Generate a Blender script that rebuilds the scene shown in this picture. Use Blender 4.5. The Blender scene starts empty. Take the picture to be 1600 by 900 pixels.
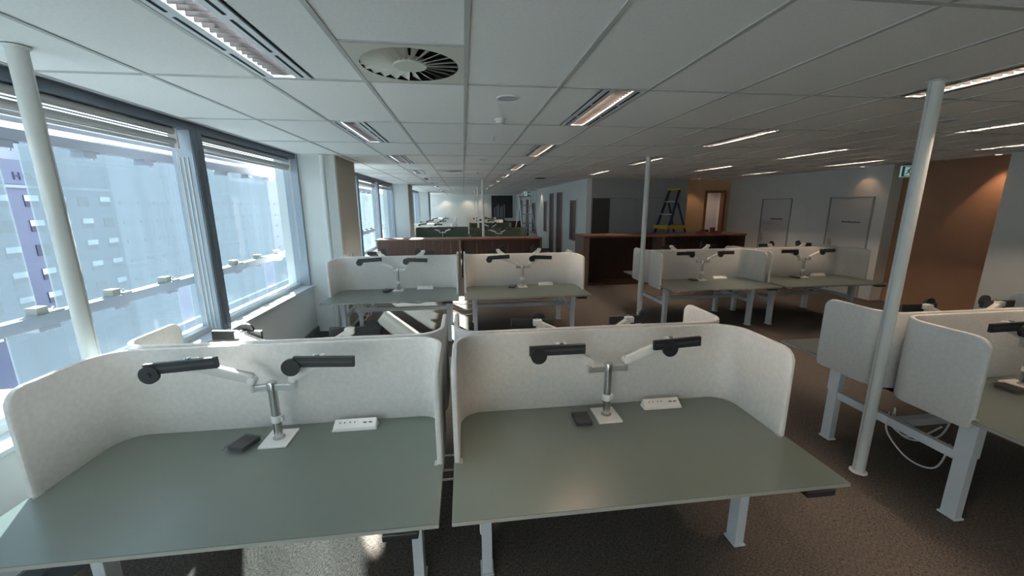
import bpy, bmesh, math, random
from mathutils import Vector, Matrix
random.seed(7)
scn = bpy.context.scene
C = bpy.context.collection
PI = math.pi

# ------------------------------------------------------------------ camera
CAM_H, PITCH, YAW, ROLL, FPX = 1.9835, 0.2091, 0.1208, -0.0053, 609.45
cam = bpy.data.cameras.new('camera'); cam_o = bpy.data.objects.new('camera', cam); C.objects.link(cam_o)
F = Vector((math.sin(YAW)*math.cos(PITCH), math.cos(YAW)*math.cos(PITCH), -math.sin(PITCH)))
R = Vector((math.cos(YAW), -math.sin(YAW), 0)); U = R.cross(F)
R2 = R*math.cos(ROLL)+U*math.sin(ROLL); U2 = -R*math.sin(ROLL)+U*math.cos(ROLL)
cam_o.matrix_world = Matrix(((R2.x, U2.x, -F.x, 0), (R2.y, U2.y, -F.y, 0), (R2.z, U2.z, -F.z, CAM_H), (0, 0, 0, 1)))
cam.sensor_width = 36; cam.lens = FPX/1600*36; cam.clip_start = 0.02; cam.clip_end = 500
scn.camera = cam_o

# ------------------------------------------------------------------ world, sun, exposure
w = bpy.data.worlds.new('sky'); scn.world = w; w.use_nodes = True
wn = w.node_tree.nodes; wl = w.node_tree.links
bg = wn['Background']; bg.inputs['Strength'].default_value = 2.85
tc = wn.new('ShaderNodeTexCoord'); sx = wn.new('ShaderNodeSeparateXYZ'); rp = wn.new('ShaderNodeValToRGB')
wl.new(tc.outputs['Generated'], sx.inputs[0]); wl.new(sx.outputs['Z'], rp.inputs[0]); wl.new(rp.outputs[0], bg.inputs['Color'])
rp.color_ramp.elements[0].position = 0.0; rp.color_ramp.elements[0].color = (0.94, 0.98, 1.0, 1)
rp.color_ramp.elements[1].position = 0.9; rp.color_ramp.elements[1].color = (0.50, 0.69, 0.95, 1)
SUN_EL = math.radians(24); SH = Vector((0.456, -0.89)).normalized()
sun = bpy.data.lights.new('sun', 'SUN'); sun.energy = 86.0; sun.angle = math.radians(0.6); sun.color = (1.0, 0.95, 0.88)
sun_o = bpy.data.objects.new('sun', sun); C.objects.link(sun_o); sun_o.location = (-20, 40, 30)
sd = Vector((SH.x*math.cos(SUN_EL), SH.y*math.cos(SUN_EL), -math.sin(SUN_EL)))
sun_o.rotation_euler = sd.to_track_quat('-Z', 'Y').to_euler()
scn.view_settings.view_transform = 'Standard'; scn.view_settings.look = 'None'
scn.view_settings.gamma = 1; scn.view_settings.use_curve_mapping = False
scn.view_settings.exposure = 0.22
LAMP_W = {-1.1614: 34.0, 0.9386: 64.0, 3.0386: 76.0, 5.1386: 68.0, 7.1386: 44.0}   # watts of the lamps in each line
WARM = (1.0, 0.77, 0.58)

# ------------------------------------------------------------------ materials
def srgb(r, g, b):
    f = lambda c: ((c/255)/12.92 if c/255 <= 0.04045 else ((c/255+0.055)/1.055)**2.4)
    return (f(r), f(g), f(b), 1)
def mat(name, col, rough=0.5, metal=0.0, spec=0.5, noise=0.0, nscale=20, bump=0.0, bscale=200, stretch=(1, 1, 1)):
    m = bpy.data.materials.new(name); m.use_nodes = True
    nt = m.node_tree; N = nt.nodes; L = nt.links; b = N['Principled BSDF']
    b.inputs['Base Color'].default_value = col; b.inputs['Roughness'].default_value = rough
    b.inputs['Metallic'].default_value = metal; b.inputs['Specular IOR Level'].default_value = spec
    t = N.new('ShaderNodeTexCoord'); mp = N.new('ShaderNodeMapping'); mp.inputs['Scale'].default_value = stretch
    L.new(t.outputs['Object'], mp.inputs[0])
    nz = N.new('ShaderNodeTexNoise'); nz.inputs['Scale'].default_value = nscale; nz.inputs['Detail'].default_value = 5
    L.new(mp.outputs[0], nz.inputs['Vector'])
    mx = N.new('ShaderNodeMix'); mx.data_type = 'RGBA'
    k = max(noise, 0.02)
    mx.inputs[6].default_value = tuple(c*(1-k) for c in col[:3])+(1,); mx.inputs[7].default_value = tuple(min(1, c*(1+k)) for c in col[:3])+(1,)
    rm = N.new('ShaderNodeMapRange'); rm.inputs[1].default_value = 0.3; rm.inputs[2].default_value = 0.7
    L.new(nz.outputs[0], rm.inputs[0]); L.new(rm.outputs[0], mx.inputs[0]); L.new(mx.outputs[2], b.inputs['Base Color'])
    if bump:
        n2 = N.new('ShaderNodeTexNoise'); n2.inputs['Scale'].default_value = bscale; n2.inputs['Detail'].default_value = 2
        L.new(mp.outputs[0], n2.inputs['Vector'])
        bp = N.new('ShaderNodeBump'); bp.inputs['Strength'].default_value = bump; bp.inputs['Distance'].default_value = 0.004
        L.new(n2.outputs[0], bp.inputs['Height']); L.new(bp.outputs[0], b.inputs['Normal'])
    return m
def emis(name, col, s):
    m = bpy.data.materials.new(name); m.use_nodes = True; nt = m.node_tree
    b = nt.nodes['Principled BSDF']; b.inputs['Base Color'].default_value = col
    b.inputs['Emission Color'].default_value = col; b.inputs['Emission Strength'].default_value = s
    return m
def clear(name, tint=(1, 1, 1, 1), diffuse=0.0, dcol=(0.8, 0.9, 0.95, 1), trans=0.5, gloss=0.06):
    m = bpy.data.materials.new(name); m.use_nodes = True; nt = m.node_tree; N = nt.nodes; L = nt.links
    for n in list(N):
        if n.type != 'OUTPUT_MATERIAL': N.remove(n)
    out = [n for n in N if n.type == 'OUTPUT_MATERIAL'][0]
    tr = N.new('ShaderNodeBsdfTransparent'); tr.inputs[0].default_value = tint
    gl = N.new('ShaderNodeBsdfGlossy'); gl.inputs['Roughness'].default_value = 0.02
    fr = N.new('ShaderNodeFresnel'); fr.inputs['IOR'].default_value = 1.45
    geo = N.new('ShaderNodeNewGeometry')
    mm = N.new('ShaderNodeMath'); mm.operation = 'MULTIPLY'; mm.inputs[1].default_value = gloss/0.06
    L.new(fr.outputs[0], mm.inputs[0])
    m1 = N.new('ShaderNodeMixShader'); L.new(tr.outputs[0], m1.inputs[1]); L.new(gl.outputs[0], m1.inputs[2])
    # only the outward side of the pane reflects, so the two faces of a pane do not trap light
    sub = N.new('ShaderNodeMath'); sub.operation = 'SUBTRACT'; sub.inputs[0].default_value = 1.0; L.new(geo.outputs['Backfacing'], sub.inputs[1])
    m3 = N.new('ShaderNodeMath'); m3.operation = 'MULTIPLY'; L.new(mm.outputs[0], m3.inputs[0]); L.new(sub.outputs[0], m3.inputs[1])
    L.new(m3.outputs[0], m1.inputs[0])
    last = m1
    if diffuse:
        a = N.new('ShaderNodeBsdfTranslucent'); a.inputs[0].default_value = dcol
        d = N.new('ShaderNodeBsdfDiffuse'); d.inputs[0].default_value = dcol
        m2 = N.new('ShaderNodeMixShader'); m2.inputs[0].default_value = 1-trans
        L.new(a.outputs[0], m2.inputs[1]); L.new(d.outputs[0], m2.inputs[2])
        m4 = N.new('ShaderNodeMixShader')
        t = N.new('ShaderNodeTexCoord'); mp = N.new('ShaderNodeMapping'); mp.inputs['Scale'].default_value = (1, 3.0, 0.35)
        nz = N.new('ShaderNodeTexNoise'); nz.inputs['Scale'].default_value = 1.6; nz.inputs['Detail'].default_value = 4
        L.new(t.outputs['Object'], mp.inputs[0]); L.new(mp.outputs[0], nz.inputs['Vector'])
        r = N.new('ShaderNodeMapRange'); r.inputs[1].default_value = 0.3; r.inputs[2].default_value = 0.7
        r.inputs[3].default_value = diffuse-0.06; r.inputs[4].default_value = min(1, diffuse+0.06)
        L.new(nz.outputs[0], r.inputs[0]); L.new(r.outputs[0], m4.inputs[0])
        L.new(m1.outputs[0], m4.inputs[1]); L.new(m2.outputs[0], m4.inputs[2]); last = m4
    L.new(last.outputs[0], out.inputs[0])
    return m
def carpet():
    m = mat('carpet', (0.14, 0.13, 0.12, 1), 0.95, spec=0.1)
    nt = m.node_tree; N = nt.nodes; L = nt.links; b = N['Principled BSDF']
    t = N.new('ShaderNodeTexCoord')
    def nz(sc, s):
        mp = N.new('ShaderNodeMapping'); mp.inputs['Scale'].default_value = s; L.new(t.outputs['Object'], mp.inputs[0])
        n = N.new('ShaderNodeTexNoise'); n.inputs['Scale'].default_value = sc; n.inputs['Detail'].default_value = 3; L.new(mp.outputs[0], n.inputs['Vector']); return n
    a = nz(115, (0.45, 1.8, 1)); c = nz(115, (1.8, 0.45, 1)); d = nz(260, (1, 1, 1))
    # alternating 0.5 m carpet tiles laid quarter-turned
    ch = N.new('ShaderNodeTexChecker'); ch.inputs['Scale'].default_value = 2.0; L.new(t.outputs['Object'], ch.inputs['Vector'])
    mx = N.new('ShaderNodeMix'); mx.data_type = 'FLOAT'; L.new(ch.outputs['Fac'], mx.inputs[0]); L.new(a.outputs[0], mx.inputs[2]); L.new(c.outputs[0], mx.inputs[3])
    ad = N.new('ShaderNodeMath'); ad.operation = 'ADD'; L.new(mx.outputs[0], ad.inputs[0]); L.new(d.outputs[0], ad.inputs[1])
    rmp = N.new('ShaderNodeValToRGB'); L.new(ad.outputs[0], rmp.inputs[0])
    rmp.color_ramp.elements[0].position = 0.70; rmp.color_ramp.elements[0].color = (0.040, 0.033, 0.028, 1)
    rmp.color_ramp.elements[1].position = 1.0; rmp.color_ramp.elements[1].color = (0.175, 0.152, 0.133, 1)
    sc = N.new('ShaderNodeMath'); sc.operation = 'MULTIPLY'; sc.inputs[1].default_value = 0.85; L.new(ad.outputs[0], sc.inputs[0]); L.new(sc.outputs[0], rmp.inputs[0])
    L.new(rmp.outputs[0], b.inputs['Base Color'])
    bp = N.new('ShaderNodeBump'); bp.inputs['Strength'].default_value = 0.6; bp.inputs['Distance'].default_value = 0.006
    L.new(ad.outputs[0], bp.inputs['Height']); L.new(bp.outputs[0], b.inputs['Normal'])
    return m
def wood(name, c1, c2, axis=(14, 14, 0.9)):
    m = mat(name, c1, 0.45)
    nt = m.node_tree; N = nt.nodes; L = nt.links; b = N['Principled BSDF']
    t = N.new('ShaderNodeTexCoord'); mp = N.new('ShaderNodeMapping'); mp.inputs['Scale'].default_value = axis
    L.new(t.outputs['Object'], mp.inputs[0])
    n = N.new('ShaderNodeTexNoise'); n.inputs['Scale'].default_value = 2.5; n.inputs['Detail'].default_value = 8; n.inputs['Distortion'].default_value = 0.6
    L.new(mp.outputs[0], n.inputs['Vector'])
    r = N.new('ShaderNodeValToRGB'); r.color_ramp.elements[0].position = 0.3; r.color_ramp.elements[1].position = 0.7
    r.color_ramp.elements[0].color = c1; r.color_ramp.elements[1].color = c2
    L.new(n.outputs[0], r.inputs[0]); L.new(r.outputs[0], b.inputs['Base Color'])
    return m
M = {}
M['carpet'] = carpet()
M['tile'] = mat('ceiling_tile', (0.90, 0.90, 0.885, 1), 0.9, spec=0.15, noise=0.03, nscale=60, bump=0.15, bscale=400)
M['tee'] = mat('grid_metal', (0.50, 0.51, 0.50, 1), 0.45)
M['wall'] = mat('wall_paint', (0.72, 0.75, 0.74, 1), 0.75, spec=0.25, noise=0.02, nscale=3)
M['wallgrey'] = mat('wall_panel_grey', (0.36, 0.37, 0.38, 1), 0.7, spec=0.25, noise=0.03, nscale=3)
M['wallbrown'] = mat('wall_brown', srgb(158, 124, 100), 0.7, spec=0.25, noise=0.04, nscale=2)
M['walltan'] = mat('wall_tan', srgb(214, 178, 140), 0.7, noise=0.04, nscale=2)
M['colshade'] = mat('column_side_shade', srgb(176, 168, 158), 0.75, noise=0.02, nscale=3)  # shade of the columns' room-facing side, put into the colour
M['frame'] = mat('aluminium_frame', (0.36, 0.41, 0.47, 1), 0.4, metal=0.35, noise=0.03)
M['frame2'] = mat('aluminium_dark', (0.16, 0.19, 0.23, 1), 0.45, metal=0.3, noise=0.03)  # dark head metal; also carries the painted shade on the mullions
M['sill'] = mat('sill_white', (0.68, 0.71, 0.73, 1), 0.3, noise=0.02)
M['dark'] = mat('dark_strip', (0.05, 0.055, 0.062, 1), 0.6, noise=0.05)
M['skirt'] = mat('skirting_grey', (0.16, 0.18, 0.20, 1), 0.5, noise=0.03)
M['glass'] = clear('window_glass', (0.93, 0.97, 0.98, 1), gloss=0.035)
M['frost'] = clear('frosted_glass', (0.86, 0.94, 0.97, 1), diffuse=0.52, dcol=(0.078, 0.096, 0.111, 1), trans=0.7, gloss=0.02)
M['wrap'] = clear('clear_plastic_bag', (0.95, 0.95, 0.95, 1), diffuse=0.07, dcol=(0.7, 0.7, 0.7, 1), trans=0.3, gloss=0.14)
M['rail'] = mat('rail_painted', (0.42, 0.43, 0.50, 1), 0.45, noise=0.03)
M['clamp'] = mat('clamp_stone', (0.45, 0.43, 0.38, 1), 0.6, noise=0.06)
M['blind'] = mat('blind_fabric', (0.50, 0.50, 0.50, 1), 0.8, noise=0.03)
M['blindw'] = mat('blind_metal', (0.66, 0.69, 0.70, 1), 0.4, noise=0.02)
M['desk'] = mat('desk_laminate', (0.132, 0.158, 0.138, 1), 0.30, spec=0.9, noise=0.015, nscale=8)
M['edge'] = mat('desk_edge', (0.34, 0.35, 0.32, 1), 0.5, noise=0.02)
M['fabric'] = mat('felt_grey', (0.70, 0.685, 0.66, 1), 0.95, spec=0.1, noise=0.055, nscale=40, bump=0.35, bscale=260)
M['fabricg'] = mat('felt_green', (0.075, 0.10, 0.075, 1), 0.95, spec=0.1, noise=0.055, nscale=40, bump=0.35, bscale=260)
M['white'] = mat('powder_white', (0.70, 0.73, 0.76, 1), 0.4, noise=0.015)
M['plastic'] = mat('plastic_white', (0.78, 0.76, 0.73, 1), 0.35, noise=0.015)
M['chrome'] = mat('brushed_aluminium', (0.62, 0.62, 0.61, 1), 0.24, metal=0.95, noise=0.04, nscale=40)
M['silver'] = mat('satin_aluminium', (0.55, 0.56, 0.56, 1), 0.35, metal=0.7, noise=0.03)
M['black'] = mat('black_plastic', (0.016, 0.018, 0.020, 1), 0.42, noise=0.05)
M['trough'] = mat('louvre_metal', (0.80, 0.81, 0.82, 1), 0.25, metal=0.6, noise=0.02)
M['blade'] = mat('louvre_dark', (0.011, 0.011, 0.012, 1), 0.5, spec=0.15, noise=0.02)
M['slot'] = mat('slot_black', (0.004, 0.004, 0.004, 1), 0.8)
M['pole'] = mat('pole_white', (0.70, 0.72, 0.70, 1), 0.42, noise=0.015)
M['diff'] = mat('diffuser_cream', (0.66, 0.65, 0.58, 1), 0.55, noise=0.02)
M['woodd'] = wood('walnut_dark', (0.060, 0.026, 0.018, 1), (0.105, 0.046, 0.030, 1))
M['woodt'] = wood('walnut_top', (0.13, 0.058, 0.038, 1), (0.20, 0.092, 0.058, 1), axis=(0.9, 14, 14))
M['woodshade'] = wood('walnut_inner_shade', (0.030, 0.013, 0.009, 1), (0.050, 0.022, 0.015, 1))  # darker copy of the walnut, paints in the shade of the open interior
M['woode'] = wood('walnut_end', (0.17, 0.115, 0.09, 1), (0.22, 0.15, 0.115, 1))
M['timber'] = wood('timber_door', (0.115, 0.030, 0.026, 1), (0.18, 0.05, 0.042, 1))
M['timbero'] = wood('timber_frame', (0.20, 0.085, 0.030, 1), (0.27, 0.12, 0.045, 1))
M['blue'] = mat('ladder_blue', (0.020, 0.030, 0.085, 1), 0.45, noise=0.04)
M['yellow'] = mat('ladder_yellow', (0.62, 0.42, 0.045, 1), 0.5, noise=0.05)
M['alu'] = mat('ladder_aluminium', (0.55, 0.56, 0.56, 1), 0.35, metal=0.6, noise=0.03)
M['red'] = mat('dark_red', (0.17, 0.030, 0.024, 1), 0.6, noise=0.1)
M['green'] = emis('sign_green', srgb(18, 80, 72), 0.25)
M['signw'] = emis('sign_white', srgb(200, 222, 218), 0.3)
M['lamp'] = emis('lamp_tube', (1.0, 0.93, 0.88, 1), 2.2)
M['lampw'] = emis('lamp_tube_warm', (1.0, 0.74, 0.64, 1), 2.0)
M['conc'] = mat('concrete_far', srgb(106, 110, 130), 0.8, noise=0.06, nscale=0.4)
M['conc2'] = mat('concrete_pale', srgb(150, 156, 170), 0.8, noise=0.05, nscale=0.4)
M['fwin'] = mat('far_window_dark', srgb(46, 52, 74), 0.2, noise=0.1, nscale=0.5)
M['twin'] = mat('tower_window', srgb(126, 134, 152), 0.3, noise=0.1, nscale=0.5)
M['fwinw'] = mat('far_window_pale', srgb(222, 230, 240), 0.5, noise=0.05, nscale=0.5)
M['letter'] = mat('sign_letter', srgb(52, 58, 88), 0.6)
M['asphalt'] = mat('asphalt', (0.36, 0.36, 0.37, 1), 0.9, noise=0.1, nscale=0.2)
M['leaf'] = mat('leaf', (0.03, 0.06, 0.022, 1), 0.5, noise=0.2)
M['mural'] = mat('mural_dark', (0.018, 0.017, 0.016, 1), 0.6, noise=0.5, nscale=3)
M['text'] = mat('door_lettering', (0.06, 0.065, 0.07, 1), 0.6)
M['doorp'] = mat('door_paint', (0.60, 0.62, 0.62, 1), 0.6, noise=0.02, nscale=3)
M['doordark'] = mat('door_dark', (0.065, 0.060, 0.052, 1), 0.6, noise=0.04, nscale=3)

# ------------------------------------------------------------------ mesh helpers
class MB:
    def __init__(s): s.v = []; s.f = []; s.mi = []
    def add(s, vs, fs):
        o = len(s.v); s.v += [tuple(v) for v in vs]; s.f += [tuple(i+o for i in f) for f in fs]; return s
    def box(s, x0, x1, y0, y1, z0, z1, rot=None, piv=None):
        vs = [Vector((x, y, z)) for z in (z0, z1) for x, y in ((x0, y0), (x1, y0), (x1, y1), (x0, y1))]
        if rot is not None:
            p = Vector(piv) if piv else Vector(((x0+x1)/2, (y0+y1)/2, (z0+z1)/2)); vs = [rot @ (v-p)+p for v in vs]
        return s.add(vs, [(3, 2, 1, 0), (4, 5, 6, 7), (0, 1, 5, 4), (1, 2, 6, 5), (2, 3, 7, 6), (3, 0, 4, 7)])
    def cyl(s, p0, p1, r0, r1=None, n=20):
        r1 = r0 if r1 is None else r1; p0 = Vector(p0); p1 = Vector(p1); d = (p1-p0).normalized()
        a = d.orthogonal().normalized(); b = d.cross(a)
        vs = [p0+(a*math.cos(2*PI*i/n)+b*math.sin(2*PI*i/n))*r0 for i in range(n)]+[p1+(a*math.cos(2*PI*i/n)+b*math.sin(2*PI*i/n))*r1 for i in range(n)]
        fs = [(i, (i+1) % n, n+(i+1) % n, n+i) for i in range(n)]+[tuple(range(n-1, -1, -1)), tuple(range(n, 2*n))]
        return s.add(vs, fs)
    def lathe(s, prof, c=(0, 0, 0), n=24):
        vs = []; fs = []; m = len(prof)
        for r, z in prof: vs += [(c[0]+r*math.cos(2*PI*i/n), c[1]+r*math.sin(2*PI*i/n), c[2]+z) for i in range(n)]
        for k in range(m-1): fs += [(k*n+i, k*n+(i+1) % n, (k+1)*n+(i+1) % n, (k+1)*n+i) for i in range(n)]
        fs += [tuple(range(n-1, -1, -1)), tuple(range((m-1)*n, m*n))]
        return s.add(vs, fs)
    def tube(s, pts, r, n=8):
        pts = [Vector(p) for p in pts]; vs = []; fs = []; a = None
        for k, p in enumerate(pts):
            d = (pts[min(k+1, len(pts)-1)]-pts[max(k-1, 0)]).normalized()
            a = d.orthogonal().normalized() if a is None else (a-d*a.dot(d)).normalized()
            b = d.cross(a); vs += [p+(a*math.cos(2*PI*i/n)+b*math.sin(2*PI*i/n))*r for i in range(n)]
        for k in range(len(pts)-1): fs += [(k*n+i, k*n+(i+1) % n, (k+1)*n+(i+1) % n, (k+1)*n+i) for i in range(n)]
        fs += [tuple(range(n-1, -1, -1)), tuple(range((len(pts)-1)*n, len(pts)*n))]
        return s.add(vs, fs)
    def bar(s, p0, p1, w, h, up=(0, 0, 1), w1=None, h1=None):
        p0 = Vector(p0); p1 = Vector(p1); d = (p1-p0).normalized(); a = Vector(up).cross(d).normalized(); b = d.cross(a)
        w1 = w if w1 is None else w1; h1 = h if h1 is None else h1
        vs = [p+a*sx_*ww/2+b*sy_*hh/2 for p, ww, hh in ((p0, w, h), (p1, w1, h1)) for sx_, sy_ in ((-1, -1), (1, -1), (1, 1), (-1, 1))]
        return s.add(vs, [(3, 2, 1, 0), (4, 5, 6, 7), (0, 1, 5, 4), (1, 2, 6, 5), (2, 3, 7, 6), (3, 0, 4, 7)])
    def prism(s, poly, z0, z1, inset=0.0):
        n = len(poly); cx = sum(p[0] for p in poly)/n; cy = sum(p[1] for p in poly)/n
        lo = [(p[0]-inset*(1 if p[0] > cx else -1), p[1]-inset*(1 if p[1] > cy else -1), z0) for p in poly]
        hi = [(p[0], p[1], z1) for p in poly]
        return s.add(lo+hi, [(i, (i+1) % n, n+(i+1) % n, n+i) for i in range(n)]+[tuple(range(n-1, -1, -1)), tuple(range(n, 2*n))])
    def mesh(s, name, m, smooth=False, bevel=0.0):
        me = bpy.data.meshes.new(name); me.from_pydata([tuple(v) for v in s.v], [], s.f)
        bm = bmesh.new(); bm.from_mesh(me); bmesh.ops.recalc_face_normals(bm, faces=bm.faces)
        if bevel:
            es = [e for e in bm.edges if len(e.link_faces) == 2 and e.calc_face_angle(0) > 0.6]
            bmesh.ops.bevel(bm, geom=es, offset=bevel, segments=2, affect='EDGES', profile=0.6, clamp_overlap=True)
        bm.to_mesh(me); bm.free()
        me.materials.append(M[m] if isinstance(m, str) else m)
        if smooth:
            me.polygons.foreach_set('use_smooth', [True]*len(me.polygons))
            try: me.set_sharp_from_angle(angle=math.radians(38))
            except Exception: pass
        return me
def obj(name, me, parent=None, loc=(0, 0, 0), rot=(0, 0, 0), label=None):
    o = bpy.data.objects.new(name, me); C.objects.link(o); o.location = loc; o.rotation_euler = rot
    if parent: o.parent = parent
    if label: o['label'] = label
    return o
def tag(o, label=None, cat=None, group=None, kind=None):
    if label: o['label'] = label
    if cat: o['category'] = cat
    if group: o['group'] = group
    if kind: o['kind'] = kind
    return o
def thing(name, label, cat, loc=(0, 0, 0), rz=0, group=None):
    o = bpy.data.objects.new(name, None); C.objects.link(o); o.empty_display_size = 0.1
    o.location = loc; o.rotation_euler = (0, 0, rz); return tag(o, label, cat, group)
def struct(name, me, label, cat, parent=None, loc=(0, 0, 0)):
    o = obj(name, me, parent, loc)
    if not parent: tag(o, label, cat, kind='structure')
    return o
def sempty(name, label, cat, loc=(0, 0, 0)):
    return tag(thing(name, label, cat, loc), kind='structure')
def B(*a): return MB().box(*a)
_cache = {}
def cached(key, fn):
    if key not in _cache: _cache[key] = fn()
    return _cache[key]

# ------------------------------------------------------------------ shell
ZC = 2.725
GX0, GY0 = 0.0386, 2.658
XL, XR = -2.36, 8.36
YN, YF = -3.4, 28.0
struct('floor', B(-2.74, 9.2, YN, YF+.2, -0.12, 0).mesh('floor', 'carpet'), 'brown grey woven carpet tile floor of the open office', 'floor')

# ceiling: grid tees and lay-in tiles
ceil_root = sempty('ceiling', 'suspended white tile ceiling with a metal grid', 'ceiling', (0, 0, ZC))
obj('soffit', B(-2.9, 9.2, YN-.1, YF+.3, 0.30, 0.42).mesh('soffit', 'wall'), ceil_root)
LIGHTS = []          # (x0 of .3 wide fixture, row j, visible group)
for cx_, par in ((-1.1614, 1), (0.9386, 0), (3.0386, 1), (5.1386, 0), (7.1386, 1)):
    for j in range(-3, 20):
        if (j % 2) == par and not (cx_ > 3 and GY0+1.2*j > 9): LIGHTS.append((cx_, j))
occupied = {}
for x0, j in LIGHTS:
    if GY0+1.2*j+1.2 < YF: occupied[(round((x0+.15-GX0-0.3)/0.6), j)] = x0
DIFFS = {(-1, -1): 'far', (-1, 4): 'mid', (8, 2): 'mid'}
tile_full = B(0.012, 0.588, 0.012, 1.188, 0.0, 0.016).mesh('ceiling_tile', 'tile')
tile_half = B(0.012, 0.288, 0.012, 1.188, 0.0, 0.016).mesh('ceiling_tile', 'tile')
tile_sq = B(0.012, 0.588, 0.012, 0.588, 0.0, 0.016).mesh('ceiling_tile', 'tile')
tile_edge = B(0.012, 0.588, 0.012, 1.188, 0.0, 0.016).mesh('ceiling_tile', 'tile')
far = MB(); cnt = 0
for i in range(-4, 14):
    for j in range(-5, 22):
        x = GX0+.6*i; y = GY0+1.2*j
        if y > YF: continue
        key = (i, j)
        if j <= 6 and j >= -2:
            if key in occupied:
                xo = occupied[key]
                if xo-x > 0.2: obj('ceiling_tile', tile_half, ceil_root, (x, y, 0))
                else: obj('ceiling_tile', tile_half, ceil_root, (x+.3, y, 0))
            elif key == (-1, -1):
                obj('ceiling_tile', tile_sq, ceil_root, (x, y, 0))
            elif key == (-1, 5):
                obj('ceiling_tile', tile_sq, ceil_root, (x, y+.6, 0))
            else: obj('ceiling_tile', tile_full, ceil_root, (x, y, 0))
        else:
            if key in occupied:
                xo = occupied[key]; d = 0 if xo-x > 0.2 else .3
                far.box(x+d+.012, x+d+.288, y+.012, y+1.188, 0, .016)
            else: far.box(x+.012, x+.588, y+.012, y+1.188, 0, .016)
o = obj('distant_tiles', far.mesh('distant_tiles', 'tile'), ceil_root); o['kind'] = 'stuff'
for i in range(-4, 15):
    mb = MB().box(GX0+.6*i-.012, GX0+.6*i+.012, YN, YF, -.006, 0.002)
    mb.box(GX0+.6*i-.002, GX0+.6*i+.002, YN, YF, 0.002, 0.04)
    obj('main_tee', mb.mesh('main_tee', 'tee'), ceil_root)
for j in range(-5, 22):
    if GY0+1.2*j > YF: continue
    mb = MB().box(XL, 8.6, GY0+1.2*j-.012, GY0+1.2*j+.012, -.005, 0.002); mb.box(XL, 8.6, GY0+1.2*j-.002, GY0+1.2*j+.002, 0.002, 0.04)
    obj('cross_tee', mb.mesh('cross_tee', 'tee'), ceil_root)
obj('cross_tee', B(GX0-.6, GX0, GY0-.612, GY0-.588, -.005, .002).mesh('cross_tee', 'tee'), ceil_root)

# window wall on the left
struct('wall_left', B(-2.74, -2.38, YN, YF, 0, 0.745).mesh('wall_left', 'wall'), 'white spandrel wall under the long row of windows', 'wall')
struct('baseboard_left', B(-2.38, -2.36, YN, YF, 0.0, 0.10).mesh('bb', 'skirt'), 'grey skirting along the foot of the window wall', 'baseboard')
struct('trim_1', B(-2.38, -2.19, YN, YF, 0.0, 0.006).mesh('trim', 'dark'), 'dark floor strip running along the window wall', 'trim')
struct('trim_2', B(-2.64, -2.355, YN, YF, 0.745, 0.775).mesh('trim', 'sill', bevel=.004), 'long white window sill board', 'trim')
struct('trim_3', B(-2.80, -2.36, YN, YF, 2.725, 3.02).mesh('trim', 'frame2'), 'dark head trim above the windows', 'trim')
COLS = [(6.36, 7.42), (14.30, 15.36), (22.4, 23.4)]
for k, (a, b) in enumerate(COLS):
    r = sempty('column', ['pale boxed column beside the first white pole, cupboard panel on its side', 'pale boxed column beyond the brown counter', 'farthest boxed column on the window wall'][k], 'column', (-2.3, a, 0))
    obj('shaft', B(-0.44, 0.41, 0.0, b-a, 0, ZC+.02).mesh('shaft', 'wall'), r)
    obj('side_panel', B(0.41, 0.425, 0.02, b-a, 0.08, ZC).mesh('side_panel', 'colshade'), r)  # toned down all over for the unlit side of the column
    if k == 0:
        for d in (.42, .46): obj('handle', B(0.425, 0.437, d, d+.012, 1.02, 1.22).mesh('handle', 'silver'), r)
bays = [[-2.65, -0.40, 1.85, 4.10, 6.36], [7.42, 9.72, 12.02, 14.30], [15.36, 17.7, 20.05, 22.4], [23.4, 25.7, 28.0]]
WN = 0
def window(y0, y1, left_mull, right_jamb, near):
    global WN; WN += 1
    where = {2: 'window nearest the camera behind the white pole', 3: 'second window along, ending at the boxed column', 4: 'window just past the first boxed column'}.get(WN, 'window bay %s along the left wall' % ['', 'first', 'second', 'third', 'fourth', 'fifth', 'sixth', 'seventh', 'eighth', 'ninth', 'tenth', 'eleventh', 'twelfth', 'thirteenth'][WN])
    r = sempty('window_%d' % WN, 'tall aluminium framed '+where, 'window', (-2.57, y0, 0.775))
    h = 2.725-0.775; L = y1-y0
    obj('window_pane', B(-.012, 0.0, 0.0, L, 0.05, h-.06).mesh('window_pane', 'glass'), r)
    obj('bottom_rail', B(-.05, .04, 0, L, 0.0, 0.05).mesh('bottom_rail', 'sill', bevel=.003), r)
    obj('head_rail', B(-.05, .15, 0, L, h-.065, h).mesh('head_rail', 'frame2'), r)
    # deep mullion at the far end of the bay
    if right_jamb:
        obj('jamb', B(-.03, .165, L-.06, L, 0, h).mesh('jamb', 'frame'), r)
    else:
        obj('mullion', B(-.03, .14, L-.05, L+.10, 0, h).mesh('mullion', 'frame'), r)
        obj('mullion_shade_face', MB().box(.14, .152, L-.045, L+.10, 0, h).box(.152, .156, L-.03, L-.01, 0, h).box(.152, .156, L+.03, L+.05, 0, h).mesh('mullion_shade_face', 'frame2'), r)  # backlit room side of the mullion, its shade put into a darker colour
        for q in (.02, .055, .09): obj('guide_rib', B(q, q+.010, L-.058, L-.05, 0.03, h-.3).mesh('guide_rib', 'blindw'), r)
    return r
for bay in bays:
    for k in range(len(bay)-1): window(bay[k], bay[k+1], k > 0, k == len(bay)-2, True)
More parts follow.
